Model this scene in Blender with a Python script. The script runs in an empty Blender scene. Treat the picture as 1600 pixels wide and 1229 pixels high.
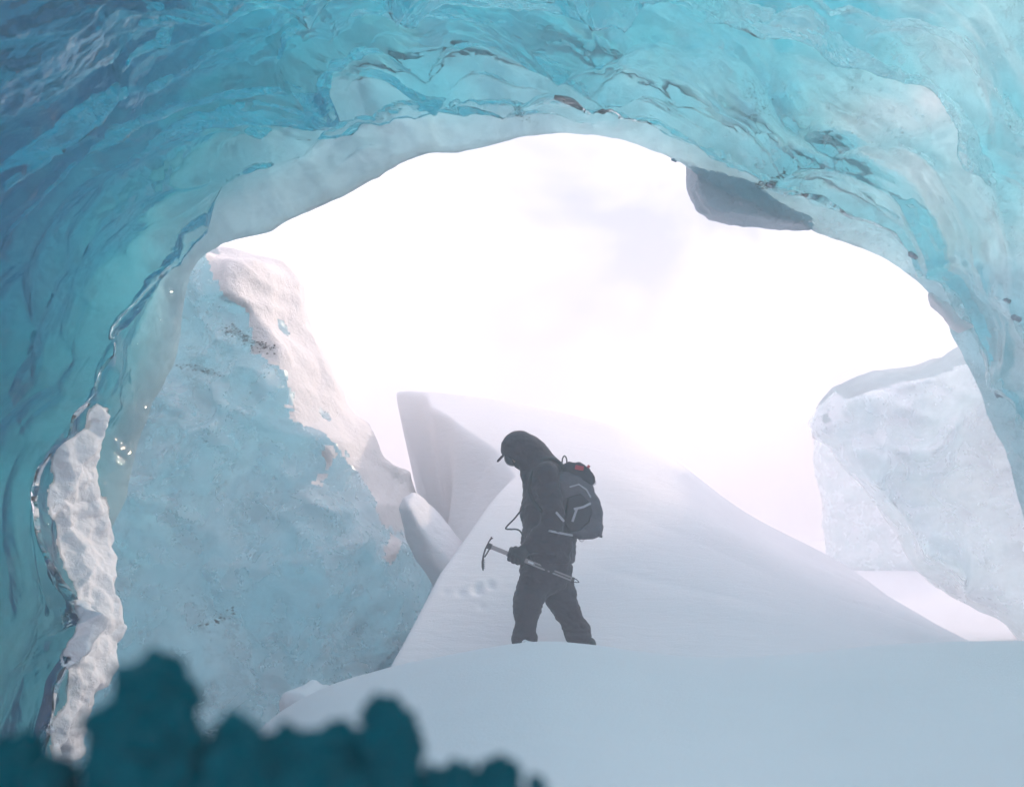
import bpy, bmesh, math, random
import numpy as np
from mathutils import Vector

# ------------------------------------------------------------------ camera
SC = bpy.context.scene
COL = SC.collection
LENS, PITCH = 35.0, math.radians(8.0)
FPX = 1600 * LENS / 36.0
cam_d = bpy.data.cameras.new('camera')
cam = bpy.data.objects.new('camera', cam_d)
COL.objects.link(cam)
cam_d.lens = LENS
cam_d.sensor_width = 36.0
cam.rotation_euler = (math.radians(90) + PITCH, 0, 0)
cam_d.clip_start = 0.05
cam_d.clip_end = 2000
cam_d.dof.use_dof = True
cam_d.dof.focus_distance = 8.0
cam_d.dof.aperture_fstop = 2.0
SC.camera = cam

# ------------------------------------------------------------------ sky and sun
SUN_AZ, SUN_EL = math.radians(60), math.radians(24)      # azimuth clockwise from +Y
world = bpy.data.worlds.new('World')
SC.world = world
world.use_nodes = True
nt = world.node_tree
nt.nodes.clear()
w_out = nt.nodes.new('ShaderNodeOutputWorld')
w_bg = nt.nodes.new('ShaderNodeBackground')
w_bg.inputs['Strength'].default_value = 0.12
sky = nt.nodes.new('ShaderNodeTexSky')
sky.sky_type = 'NISHITA'
sky.sun_disc = False
sky.sun_elevation = SUN_EL
sky.sun_rotation = SUN_AZ
sky.dust_density = 3.0
tc = nt.nodes.new('ShaderNodeTexCoord')
nz = nt.nodes.new('ShaderNodeTexNoise')
nz.inputs['Scale'].default_value = 2.6
nz.inputs['Detail'].default_value = 5
nz.inputs['Roughness'].default_value = 0.55
nz.inputs['Distortion'].default_value = 0.6
nt.links.new(tc.outputs['Generated'], nz.inputs['Vector'])
cr = nt.nodes.new('ShaderNodeValToRGB')
cr.color_ramp.elements[0].position = 0.38
cr.color_ramp.elements[0].color = (0.36, 0.39, 0.46, 1)
cr.color_ramp.elements[1].position = 0.62
cr.color_ramp.elements[1].color = (1.0, 0.985, 1.0, 1)
nt.links.new(nz.outputs['Fac'], cr.inputs['Fac'])
cl = nt.nodes.new('ShaderNodeMix'); cl.data_type = 'RGBA'; cl.blend_type = 'MULTIPLY'
cl.inputs['Factor'].default_value = 1.0
cl.inputs[7].default_value = (10.1, 9.3, 9.75, 1)
nt.links.new(cr.outputs['Color'], cl.inputs[6])
mx = nt.nodes.new('ShaderNodeMix'); mx.data_type = 'RGBA'
mx.inputs['Factor'].default_value = 0.88
nt.links.new(sky.outputs['Color'], mx.inputs[6])
nt.links.new(cl.outputs[2], mx.inputs[7])
nt.links.new(mx.outputs[2], w_bg.inputs['Color'])
nt.links.new(w_bg.outputs['Background'], w_out.inputs['Surface'])

sun_d = bpy.data.lights.new('sun', 'SUN')
sun_d.energy = 1.35
sun_d.angle = math.radians(4)
sun_d.color = (1.0, 0.74, 0.56)
sun = bpy.data.objects.new('sun', sun_d)
COL.objects.link(sun)
S = Vector((math.sin(SUN_AZ) * math.cos(SUN_EL), math.cos(SUN_AZ) * math.cos(SUN_EL), math.sin(SUN_EL)))
sun.rotation_euler = (-S).to_track_quat('-Z', 'Y').to_euler()
sun.location = (8, 4, 9)

# ------------------------------------------------------------------ exposure and render
vs = SC.view_settings
vs.view_transform = 'Standard'; vs.look = 'None'; vs.gamma = 1.0; vs.use_curve_mapping = False
vs.exposure = 1.12
SC.render.engine = 'CYCLES'
cy = SC.cycles
cy.use_denoising = True
cy.use_adaptive_sampling = True; cy.adaptive_threshold = 0.04
cy.max_bounces = 12; cy.diffuse_bounces = 2; cy.glossy_bounces = 2
cy.transmission_bounces = 11; cy.volume_bounces = 1; cy.transparent_max_bounces = 6
cy.sample_clamp_indirect = 4.0
cy.caustics_reflective = False
cy.blur_glossy = 0.6

# ------------------------------------------------------------------ helpers
rng = np.random.RandomState(7)
random.seed(7)

def at(px, py, Y):
    """world points for photo-derived outlines standing at distance Y (arrays allowed)"""
    px = np.asarray(px, float); py = np.asarray(py, float); Y = np.asarray(Y, float)
    cx = (px - 800) / FPX; cyy = (614.5 - py) / FPX
    dy = math.cos(PITCH) - math.sin(PITCH) * cyy
    dz = math.sin(PITCH) + math.cos(PITCH) * cyy
    return np.stack([cx / dy * Y, Y + 0 * cx, dz / dy * Y], -1)

LAT = rng.rand(64, 64, 64).astype(np.float32)
def vn(P, sc=1.0, seed=0):
    P = np.asarray(P, float) * np.asarray(sc, float) + seed * 7.31 + 1000.0
    i = np.floor(P).astype(np.int64); f = P - i
    f = f * f * f * (f * (f * 6 - 15) + 10)
    i0 = i & 63; i1 = (i + 1) & 63
    r = 0
    for a in (0, 1):
        xa = i1[..., 0] if a else i0[..., 0]; wa = f[..., 0] if a else 1 - f[..., 0]
        for b in (0, 1):
            xb = i1[..., 1] if b else i0[..., 1]; wb = f[..., 1] if b else 1 - f[..., 1]
            for c in (0, 1):
                xc = i1[..., 2] if c else i0[..., 2]; wc = f[..., 2] if c else 1 - f[..., 2]
                r = r + LAT[xa, xb, xc] * wa * wb * wc
    return r * 2 - 1
def fbm(P, sc=1.0, octv=4, seed=0, gain=0.5):
    r = 0; a = 1.0; s = np.asarray(sc, float)
    for k in range(octv):
        r = r + a * vn(P, s, seed + k * 3); a *= gain; s = s * 2.03
    return r

JX = rng.rand(128, 128); JY = rng.rand(128, 128)
def worley(x, y, jit=0.95):
    ix = np.floor(x).astype(int); iy = np.floor(y).astype(int)
    f1 = np.full(x.shape, 9.0); f2 = np.full(x.shape, 9.0)
    for a in (-1, 0, 1):
        for b in (-1, 0, 1):
            cx = ix + a; cyy = iy + b
            qx = cx + 0.5 + (JX[cx & 127, cyy & 127] - 0.5) * jit
            qy = cyy + 0.5 + (JY[cx & 127, cyy & 127] - 0.5) * jit
            d = (qx - x) ** 2 + (qy - y) ** 2
            f2 = np.where(d < f1, f1, np.minimum(f2, d)); f1 = np.minimum(f1, d)
    return f1, f2

def mesh_obj(name, V, F, mats, parent=None, smooth=True, midx=None):
    V = np.asarray(V, float)
    me = bpy.data.meshes.new(name)
    if isinstance(F, np.ndarray):
        n, k = F.shape
        me.vertices.add(len(V)); me.vertices.foreach_set('co', V.ravel())
        me.loops.add(n * k); me.loops.foreach_set('vertex_index', F.ravel().astype(np.int32))
        me.polygons.add(n); me.polygons.foreach_set('loop_start', np.arange(0, n * k, k, dtype=np.int32))
        try: me.polygons.foreach_set('loop_total', np.full(n, k, np.int32))
        except Exception: pass
        me.update(calc_edges=True)
    else:
        me.from_pydata([tuple(v) for v in V], [], F); me.update()
    if not isinstance(mats, (list, tuple)): mats = [mats]
    for m in mats: me.materials.append(m)
    np_ = len(me.polygons)
    if smooth: me.polygons.foreach_set('use_smooth', np.ones(np_, bool))
    if midx is not None: me.polygons.foreach_set('material_index', np.asarray(midx, np.int32))
    me.update()
    o = bpy.data.objects.new(name, me)
    COL.objects.link(o)
    if parent is not None: o.parent = parent
    return o

def tag(o, label, cat=None, group=None, kind=None):
    o['label'] = label
    if cat: o['category'] = cat
    if group: o['group'] = group
    if kind: o['kind'] = kind
    return o

def empty(name, loc=(0, 0, 0)):
    o = bpy.data.objects.new(name, None); COL.objects.link(o)
    o.empty_display_size = 0.1
    return o

def grid_faces(nu, nv, off=0, flip=False):
    i = np.arange(nu - 1)[:, None]; j = np.arange(nv - 1)[None, :]
    a = (i * nv + j).ravel() + off
    q = np.stack([a, a + nv, a + nv + 1, a + 1], 1)
    return q[:, ::-1] if flip else q

def signed_volume(V, F):
    a, b, c = V[F[:, 0]], V[F[:, 1]], V[F[:, 2]]
    v = np.einsum('ij,ij->i', a, np.cross(b, c)).sum()
    if F.shape[1] == 4:
        d = V[F[:, 3]]; v += np.einsum('ij,ij->i', a, np.cross(c, d)).sum()
    return v

def surface_nets(F, org, h):
    """closed quads around the region F < 0"""
    nx, ny, nz_ = F.shape
    ins = F < 0
    acc = np.zeros((nx - 1, ny - 1, nz_ - 1, 3)); cnt = np.zeros((nx - 1, ny - 1, nz_ - 1))
    cs = [(a, b, c) for a in (0, 1) for b in (0, 1) for c in (0, 1)]
    def sub(A, c): return A[c[0]:nx - 1 + c[0], c[1]:ny - 1 + c[1], c[2]:nz_ - 1 + c[2]]
    for c0 in cs:
        for ax in range(3):
            if c0[ax]: continue
            c1 = list(c0); c1[ax] = 1
            f0 = sub(F, c0); f1 = sub(F, c1)
            m = (f0 < 0) != (f1 < 0)
            with np.errstate(all='ignore'):
                t = np.where(m, f0 / (f0 - f1), 0)
            for k in range(3):
                acc[..., k] += np.where(m, c0[k] + (t if k == ax else 0), 0)
            cnt += m
    act = cnt > 0
    idx = -np.ones(act.shape, np.int64); idx[act] = np.arange(act.sum())
    P = np.argwhere(act) + acc[act] / cnt[act][:, None]
    V = P * h + np.asarray(org)
    Q = []
    for ax in range(3):
        o1, o2 = [(1, 2), (2, 0), (0, 1)][ax]
        sl0 = [slice(None)] * 3; sl1 = [slice(None)] * 3
        sl0[ax] = slice(0, -1); sl1[ax] = slice(1, None)
        a, b = ins[tuple(sl0)], ins[tuple(sl1)]
        m = a != b
        e = np.argwhere(m); s = a[m]
        ok = (e[:, o1] > 0) & (e[:, o2] > 0) & (e[:, o1] < F.shape[o1] - 1) & (e[:, o2] < F.shape[o2] - 1)
        e, s = e[ok], s[ok]
        def g(d1, d2):
            q = e.copy(); q[:, o1] -= d1; q[:, o2] -= d2
            return idx[q[:, 0], q[:, 1], q[:, 2]]
        q = np.stack([g(1, 1), g(0, 1), g(0, 0), g(1, 0)], 1)
        q[~s] = q[~s][:, ::-1]
        Q.append(q)
    return V, np.concatenate(Q).astype(np.int64)

def sdf_grid(lo, hi, h):
    lo = np.asarray(lo, float); hi = np.asarray(hi, float)
    n = np.ceil((hi - lo) / h).astype(int) + 1
    ax = [lo[k] + np.arange(n[k]) * h for k in range(3)]
    G = np.stack(np.meshgrid(*ax, indexing='ij'), -1)
    return G, lo

def rcone(P, a, b, ra, rb, k=(1, 1, 1)):
    k = np.asarray(k, float)
    a = np.asarray(a, float); b = np.asarray(b, float)
    p = (P - a) * k; d = (b - a) * k
    L = max((d * d).sum(), 1e-9)
    t = np.clip((p @ d) / L, 0, 1)
    return np.linalg.norm(p - t[..., None] * d, axis=-1) - (ra + t * (rb - ra))
def ell(P, c, r):
    r = np.asarray(r, float)
    q = (P - np.asarray(c, float)) / r
    return (np.linalg.norm(q, axis=-1) - 1) * r.min()
def smin(a, b, k):
    h = np.clip(0.5 + 0.5 * (b - a) / k, 0, 1)
    return b * (1 - h) + a * h - k * h * (1 - h)
def smax(a, b, k): return -smin(-a, -b, k)

def poly_sdf(X, Z, poly):
    poly = np.asarray(poly, float)
    d = np.full(X.shape, 1e9); s = np.ones(X.shape)
    n = len(poly)
    for i in range(n):
        a = poly[i]; b = poly[i - 1]
        ex, ez = b - a
        wx, wz = X - a[0], Z - a[1]
        t = np.clip((wx * ex + wz * ez) / max(ex * ex + ez * ez, 1e-12), 0, 1)
        d = np.minimum(d, (wx - ex * t) ** 2 + (wz - ez * t) ** 2)
        c1 = Z >= a[1]; c2 = Z < b[1]; c3 = ex * wz > ez * wx
        allc = (c1 & c2 & c3) | (~c1 & ~c2 & ~c3)
        s = np.where(allc, -s, s)
    return s * np.sqrt(d)

def vert_normals(V, F):
    n = np.cross(V[F[:, 2]] - V[F[:, 0]], V[F[:, 3]] - V[F[:, 1]])
    N = np.zeros_like(V)
    for k in range(4): np.add.at(N, F[:, k], n)
    return N / (np.linalg.norm(N, axis=1, keepdims=True) + 1e-12)
def face_normals(V, F):
    n = np.cross(V[F[:, 2]] - V[F[:, 0]], V[F[:, 3]] - V[F[:, 1]])
    return n / (np.linalg.norm(n, axis=1, keepdims=True) + 1e-12)

def pchip(ts, vals, t):
    """catmull-rom through station values"""
    ts = np.asarray(ts, float); vals = np.asarray(vals, float)
    i = np.clip(np.searchsorted(ts, t, side='right') - 1, 0, len(ts) - 2)
    f = ((t - ts[i]) / (ts[i + 1] - ts[i]))[:, None]
    g = lambda k: vals[np.clip(i + k, 0, len(ts) - 1)]
    p0, p1, p2, p3 = g(-1), g(0), g(1), g(2)
    return 0.5 * (2 * p1 + (p2 - p0) * f + (2 * p0 - 5 * p1 + 4 * p2 - p3) * f ** 2 + (3 * p1 - p0 - 3 * p2 + p3) * f ** 3)

def smooth01(t):
    t = np.clip(t, 0, 1); return t * t * (3 - 2 * t)

# ------------------------------------------------------------------ materials
def new_mat(name):
    m = bpy.data.materials.new(name); m.use_nodes = True
    t = m.node_tree; t.nodes.clear()
    return m, t, t.nodes.new, t.links.new
def noise_node(t, vec, scale, detail=4, rough=0.55, dist=0.0):
    n = t.nodes.new('ShaderNodeTexNoise')
    n.inputs['Scale'].default_value = scale; n.inputs['Detail'].default_value = detail
    n.inputs['Roughness'].default_value = rough; n.inputs['Distortion'].default_value = dist
    t.links.new(vec, n.inputs['Vector'])
    return n.outputs['Fac']
def ramp(t, fac, p0, c0, p1, c1, interp='LINEAR'):
    r = t.nodes.new('ShaderNodeValToRGB'); r.color_ramp.interpolation = interp
    r.color_ramp.elements[0].position = p0; r.color_ramp.elements[0].color = (*c0, 1)
    r.color_ramp.elements[1].position = p1; r.color_ramp.elements[1].color = (*c1, 1)
    t.links.new(fac, r.inputs['Fac'])
    return r.outputs['Color']
def maprange(t, fac, a, b, c, d):
    r = t.nodes.new('ShaderNodeMapRange')
    for k, v in zip(('From Min', 'From Max', 'To Min', 'To Max'), (a, b, c, d)): r.inputs[k].default_value = v
    t.links.new(fac, r.inputs['Value'])
    return r.outputs['Result']
def bump(t, h, strength, dist, nrm=None):
    b = t.nodes.new('ShaderNodeBump'); b.inputs['Strength'].default_value = strength; b.inputs['Distance'].default_value = dist
    t.links.new(h, b.inputs['Height'])
    if nrm is not None: t.links.new(nrm, b.inputs['Normal'])
    return b.outputs['Normal']
def mixcol(t, fac, a, b):
    m = t.nodes.new('ShaderNodeMix'); m.data_type = 'RGBA'
    if hasattr(fac, 'links'): t.links.new(fac, m.inputs['Factor'])
    else: m.inputs['Factor'].default_value = fac
    for k, v in ((6, a), (7, b)):
        if hasattr(v, 'links'): t.links.new(v, m.inputs[k])
        else: m.inputs[k].default_value = (*v, 1)
    return m.outputs[2]
def stretch(t, vec, sc):
    m = t.nodes.new('ShaderNodeMapping'); m.inputs['Scale'].default_value = sc
    t.links.new(vec, m.inputs['Vector']); return m.outputs['Vector']

def absorb(t, out, color, density):
    v = t.nodes.new('ShaderNodeVolumeAbsorption')
    v.inputs['Color'].default_value = (*color, 1); v.inputs['Density'].default_value = density
    t.links.new(v.outputs['Volume'], out.inputs['Volume'])

def make_ice(name, color, density, frost=(0.0, 0.45), dirt=0.0, rough=(0.05, 0.22), bmp=(0.35, 7.0, 0.22, 38.0), fsc=(2.2, 9.0), alb=(0.9, 0.92, 0.94), ftrans=0.8, con=1.0, fcol=(0.80, 0.86, 0.90), ddet=8, crumb=0.0, clear_side=False, coat=0.0, scal=0.0):
    """glacier ice, absorbing inside. Faces with attribute outer = 0: clear refracting skin with frosted
    patches; outer = 1: weathered bubbly crust that passes diffuse daylight into the ice"""
    m, t, N, L = new_mat(name)
    out = N('ShaderNodeOutputMaterial'); tcn = N('ShaderNodeTexCoord'); vec = tcn.outputs['Object']
    p = N('ShaderNodeBsdfPrincipled')
    p.inputs['IOR'].default_value = 1.31
    p.inputs['Coat Weight'].default_value = coat; p.inputs['Coat IOR'].default_value = 1.5; p.inputs['Coat Roughness'].default_value = 0.04
    n1 = noise_node(t, vec, fsc[0], 6, 0.6, 0.8)
    n2 = noise_node(t, vec, fsc[1], 5, 0.6, 0.3)
    mm = N('ShaderNodeMath'); mm.operation = 'MULTIPLY'; L(n1, mm.inputs[0]); L(n2, mm.inputs[1])
    fr = maprange(t, mm.outputs[0], 0.16, 0.40, frost[0], frost[1])
    if crumb > 0:
        cn = noise_node(t, vec, 15.0, 6, 0.68, 0.6); cm = maprange(t, cn, 0.52, 0.72, 0.0, crumb)
        big = maprange(t, noise_node(t, vec, 1.3, 4, 0.6, 0.6), 0.38, 0.62, 0.15, 1.0)
        m2 = N('ShaderNodeMath'); m2.operation = 'MULTIPLY'; L(cm, m2.inputs[0]); L(big, m2.inputs[1])
        ad = N('ShaderNodeMath'); ad.operation = 'ADD'; ad.use_clamp = True; L(fr, ad.inputs[0]); L(m2.outputs[0], ad.inputs[1]); fr = ad.outputs[0]
    if clear_side:      # the left of the cave is older, clearer ice with fewer bubbles
        sx = N('ShaderNodeSeparateXYZ'); L(vec, sx.inputs[0])
        m3 = N('ShaderNodeMath'); m3.operation = 'MULTIPLY'; L(fr, m3.inputs[0]); L(maprange(t, sx.outputs['X'], -2.6, 3.0, 0.12, 2.6), m3.inputs[1]); fr = m3.outputs[0]
    inv = N('ShaderNodeMath'); inv.operation = 'SUBTRACT'; inv.inputs[0].default_value = 1.0; L(fr, inv.inputs[1])
    trans = inv.outputs[0]
    col = mixcol(t, fr, (0.97, 0.99, 1.0), fcol)
    if dirt > 0:
        dn = noise_node(t, stretch(t, vec, (0.6, 1, 1.8)), 1.1, ddet, 0.62, 1.4)
        dm = maprange(t, dn, 0.62, 0.80, 0.0, dirt)
        col = mixcol(t, dm, col, (0.10, 0.085, 0.075))
        sb = N('ShaderNodeMath'); sb.operation = 'SUBTRACT'; sb.use_clamp = True; L(trans, sb.inputs[0]); L(dm, sb.inputs[1]); trans = sb.outputs[0]
    L(col, p.inputs['Base Color']); L(trans, p.inputs['Transmission Weight'])
    L(maprange(t, n2, 0.3, 0.7, rough[0], rough[1]), p.inputs['Roughness'])
    b1 = bump(t, noise_node(t, vec, bmp[1], 3, 0.5, 0.6), bmp[0], 0.10)
    if scal > 0:
        wn = N('ShaderNodeTexNoise'); wn.inputs['Scale'].default_value = 2.5; wn.inputs['Detail'].default_value = 3; L(vec, wn.inputs['Vector'])
        wv = N('ShaderNodeVectorMath'); wv.operation = 'MULTIPLY_ADD'; L(wn.outputs['Color'], wv.inputs[0]); wv.inputs[1].default_value = (0.35, 0.35, 0.35); L(vec, wv.inputs[2])
        for sc_, st_, ds_ in ((5.0, scal, 0.05), (12.0, scal * 0.8, 0.02)):
            vo_ = N('ShaderNodeTexVoronoi'); vo_.inputs['Scale'].default_value = sc_
            L(stretch(t, wv.outputs[0], (0.6, 1.5, 1.3)), vo_.inputs['Vector'])
            b1 = bump(t, vo_.outputs['Distance'], st_, ds_, b1)
    b2 = bump(t, noise_node(t, vec, bmp[3], 3, 0.6), bmp[2], 0.012, b1)
    L(b2, p.inputs['Normal']); L(b2, p.inputs['Coat Normal'])
    # outer crust
    k1 = noise_node(t, vec, 1.7, 8, 0.66, 1.0)
    k2 = noise_node(t, vec, 6.5, 6, 0.66, 0.5)
    c1 = ramp(t, k1, 0.36, tuple(a * (1 - 0.38 * con) for a in alb), 0.58, alb)
    c2 = ramp(t, k2, 0.34, (1 - 0.34 * con, 1 - 0.31 * con, 1 - 0.28 * con), 0.56, (1, 1, 1))
    ml = N('ShaderNodeMix'); ml.data_type = 'RGBA'; ml.blend_type = 'MULTIPLY'; ml.inputs['Factor'].default_value = 1
    L(c1, ml.inputs[6]); L(c2, ml.inputs[7])
    d = N('ShaderNodeBsdfDiffuse'); tr = N('ShaderNodeBsdfTranslucent'); mxs = N('ShaderNodeMixShader')
    d.inputs['Color'].default_value = (0.86, 0.87, 0.89, 1); L(ml.outputs[2], tr.inputs['Color'])
    L(bump(t, k2, 0.5, 0.06), d.inputs['Normal'])
    mxs.inputs['Fac'].default_value = ftrans
    L(d.outputs['BSDF'], mxs.inputs[1]); L(tr.outputs['BSDF'], mxs.inputs[2])
    at_ = N('ShaderNodeAttribute'); at_.attribute_name = 'outer'
    fin = N('ShaderNodeMixShader'); L(at_.outputs['Fac'], fin.inputs['Fac'])
    L(p.outputs['BSDF'], fin.inputs[1]); L(mxs.outputs['Shader'], fin.inputs[2])
    L(fin.outputs['Shader'], out.inputs['Surface'])
    absorb(t, out, color, density)
    return m
def set_outer(o, flags):
    a = o.data.attributes.new('outer', 'FLOAT', 'FACE')
    a.data.foreach_set('value', np.asarray(flags, np.float32))

def make_snow(name, col=(0.84, 0.85, 0.88), fine=0.25, ripple=0.0, lump=0.0):
    m, t, N, L = new_mat(name)
    out = N('ShaderNodeOutputMaterial'); tcn = N('ShaderNodeTexCoord'); vec = tcn.outputs['Object']
    p = N('ShaderNodeBsdfPrincipled')
    n1 = noise_node(t, vec, 1.4, 5, 0.6)
    L(mixcol(t, n1, tuple(c * 0.95 for c in col), tuple(min(1, c * 1.03) for c in col)), p.inputs['Base Color'])
    p.inputs['Roughness'].default_value = 0.65
    p.inputs['Specular IOR Level'].default_value = 0.25
    b = bump(t, noise_node(t, vec, 55.0, 3, 0.7), fine, 0.012)
    b = bump(t, noise_node(t, vec, 260.0, 2, 0.6), fine * 0.8, 0.003, b)
    if ripple: b = bump(t, noise_node(t, stretch(t, vec, (0.5, 1.2, 3.0)), 5.0, 5, 0.6, 0.6), ripple, 0.05, b)
    if lump: b = bump(t, noise_node(t, vec, 14.0, 4, 0.6, 0.3), lump, 0.04, b)
    L(b, p.inputs['Normal'])
    L(p.outputs['BSDF'], out.inputs['Surface'])
    return m

def make_plain(name, col, rough=0.7, metal=0.0, var=0.25, sc=30.0, bmp=0.2, bd=0.004, spec=0.4, sheen=0.0):
    m, t, N, L = new_mat(name)
    out = N('ShaderNodeOutputMaterial'); tcn = N('ShaderNodeTexCoord'); vec = tcn.outputs['Object']
    p = N('ShaderNodeBsdfPrincipled')
    n1 = noise_node(t, vec, sc, 5, 0.6)
    L(mixcol(t, n1, tuple(c * (1 - var) for c in col), tuple(min(1, c * (1 + var)) for c in col)), p.inputs['Base Color'])
    L(maprange(t, n1, 0.3, 0.7, rough * 0.85, min(1, rough * 1.15)), p.inputs['Roughness'])
    p.inputs['Metallic'].default_value = metal
    p.inputs['Specular IOR Level'].default_value = spec
    p.inputs['Sheen Weight'].default_value = sheen
    L(bump(t, noise_node(t, vec, sc * 3, 4, 0.6), bmp, bd), p.inputs['Normal'])
    L(p.outputs['BSDF'], out.inputs['Surface'])
    return m

BLUE = (0.0, 0.778, 0.848)
PALE = (0.35, 0.80, 0.86)
M_ICE = make_ice('cave_ice', BLUE, 2.0, clear_side=True, coat=0.0, scal=0.4, frost=(0.0, 0.09), dirt=0.25, crumb=0.22, rough=(0.015, 0.06), bmp=(0.20, 3.0, 0.12, 24.0), alb=(0.60, 0.61, 0.63), ftrans=0.95, con=0.6)
M_ICE2 = make_ice('block_ice', PALE, 1.15, crumb=0.3, scal=0.25, frost=(0.05, 0.5), dirt=0.0, rough=(0.15, 0.35), bmp=(0.3, 2.0, 0.12, 9.0), fsc=(0.9, 3.0), alb=(0.93, 0.94, 0.95), ftrans=0.6, con=0.4, fcol=(0.62, 0.73, 0.78), ddet=2)
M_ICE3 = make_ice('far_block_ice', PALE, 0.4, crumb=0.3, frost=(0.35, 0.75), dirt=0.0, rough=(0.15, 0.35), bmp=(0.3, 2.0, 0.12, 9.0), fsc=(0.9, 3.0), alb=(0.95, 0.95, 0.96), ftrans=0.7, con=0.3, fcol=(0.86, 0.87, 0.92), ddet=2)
M_SNOW = make_snow('snow', fine=0.3, ripple=0.22)
M_SNOWD = make_snow('drift_snow', fine=0.3, ripple=0.10)
M_CRUST = make_snow('crust_snow', col=(0.92, 0.92, 0.94), fine=0.4, lump=0.5)
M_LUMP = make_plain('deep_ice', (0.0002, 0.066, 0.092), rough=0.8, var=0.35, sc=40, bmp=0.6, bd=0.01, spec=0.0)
M_SHADE = make_snow('shaded_snow', col=(0.50, 0.575, 0.65), fine=0.5, lump=0.9)  # shade on the hanging slab put into a darker blue-grey snow colour
M_WCRUST = make_snow('wall_crust', col=(0.85, 0.83, 0.82), fine=0.5, lump=0.7)
M_STONE = make_plain('grit', (0.38, 0.42, 0.48), rough=0.8, sc=40)

# ------------------------------------------------------------------ ground
GZ = -1.42
def ground_h(x, y):
    z = GZ + 0.55 * smooth01((y - 13.5) / 7.0) * smooth01((x + 1) / 5.0)
    z = z - 1.5 * smooth01((-0.9 - x) / 0.7) * smooth01((17.5 - y) / 2.5) * smooth01((y - 0.5) / 2.5)
    P = np.stack([x, y, 0 * x], -1)
    far = smooth01((np.hypot(x, y - 8) - 10) / 30)
    return z + 0.05 * fbm(P, 0.6, 3, 5) + far * 0.9 * (fbm(P, 0.045, 3, 9) * 0.6 + 0.1)
s = np.linspace(-1, 1, 260)
gx = 9 * s + 141 * s ** 5 * np.abs(s)
XX, YY = np.meshgrid(gx, gx + 8, indexing='ij')
V = np.stack([XX, YY, ground_h(XX, YY)], -1).reshape(-1, 3)
o = mesh_obj('snow_ground', V, grid_faces(260, 260), M_SNOW)
tag(o, 'flat snow field running out of the cave to the horizon', 'snow ground', kind='structure')

# ------------------------------------------------------------------ snow mound behind the person
rid_px = np.array([[560, 640], [610, 608], [640, 606], [700, 609], [780, 620], [860, 636], [960, 665], [1040, 706], [1100, 752], [1150, 791],
                   [1220, 832], [1300, 876], [1350, 916], [1400, 962], [1450, 1020], [1520, 1090]], float)
RID = at(rid_px[:, 0], rid_px[:, 1], 13.0)
def sm_interp(x, xp, fp, w=0.12):
    return sum(np.interp(x + dx * w, xp, fp) for dx in (-1, -0.5, 0, 0.5, 1)) / 5
def mound(x, y):
    R = sm_interp(x, RID[:, 0], RID[:, 2], 0.22)
    base = -1.05 - 0.30 * smooth01((x - 2.2) / 3.0)
    f = np.clip((y - 8.0) / 5.0, 0, 1)
    prof = 0.82 * f + 0.18 * smooth01(f)
    prof = np.where(y < 13, prof, 1 - smooth01((y - 13) / 3.5))
    P = np.stack([x, y, 0 * x], -1)
    z = base + (R - base) * prof
    z = z - 0.45 * smooth01((8.2 - y) / 1.4)
    z = z + 0.05 * fbm(P, (0.5, 0.8, 1), 2, 3) * f
    # wind lines running across the flank
    q = y + 0.35 * x + 0.5 * vn(P, 0.7, 4)
    env = smooth01((x - 0.5) / 1.0) * smooth01((y - 8.6) / 0.8) * smooth01((12.0 - y) / 1.5)
    z = z + env * 0.065 * np.abs(np.sin(q * 3.1)) ** 0.7 * (0.4 + vn(P, 0.9, 8))
    # old footprints
    for fx, fy, fr, fd in ((-0.30, 9.05, 0.05, 0.035), (-0.20, 9.12, 0.04, 0.03), (-0.46, 9.00, 0.035, 0.02), (-0.27, 8.82, 0.03, 0.015), (-0.60, 9.02, 0.03, 0.015)):
        d2 = ((x - fx) / fr) ** 2 + ((y - fy) / (fr * 1.5)) ** 2
        z = z - fd * np.exp(-d2) + 0.3 * fd * np.exp(-((np.sqrt(d2) - 1.6) / 0.4) ** 2)
    # scoop on the left of the ridge
    xc = np.interp(y, [6.5, 7.6, 9.3, 10.4, 11.0, 11.5, 12.2, 13.0, 14.0], [-1.5, -1.07, -0.66, -0.24, 0.02, -0.18, -0.85, -1.62, -1.62])
    d = np.maximum(xc - x, 0)
    front = smooth01((11.6 - y) / 1.0)
    drop = (1.9 * d ** 0.9) * front + (1 - front) * (0.85 * d + 1.5 * np.maximum(d - 0.1, 0) ** 0.8)
    back = smooth01((y - 12.6) / 0.4)
    dl = np.maximum(-1.55 - x, 0)
    drop = drop * (1 - back) + back * 9 * dl
    z = z - drop - 2.6 * smooth01((-1.12 - x) / 0.4) * (1 - back) * smooth01((y - 9.0) / 1.0)
    return np.maximum(z, -1.62 - 1.4 * smooth01((-1.15 - x) / 0.6))
ax_ = np.linspace(-3.0, 6.6, 460); ay_ = np.linspace(6.4, 17.0, 420)
XX, YY = np.meshgrid(ax_, ay_, indexing='ij')
ZZ = mound(XX, YY)
for _ in range(2):
    ZZ[1:-1, 1:-1] = (ZZ[1:-1, 1:-1] * 2 + ZZ[2:, 1:-1] + ZZ[:-2, 1:-1] + ZZ[1:-1, 2:] + ZZ[1:-1, :-2]) / 6
wl = smooth01((-0.5 - XX) / 0.7) * smooth01((YY - 11.4) / 0.8)
XX = XX + 0.34 * np.maximum(1.85 - ZZ, 0) * wl * smooth01((ZZ + 1.5) / 0.8)
V = np.stack([XX, YY, ZZ], -1).reshape(-1, 3)
o = mesh_obj('snow_mound', V, grid_faces(460, 420), M_SNOW)
tag(o, 'tall smooth snow drift with a sharp left edge rising behind the person', 'snow mound', kind='structure')

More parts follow.
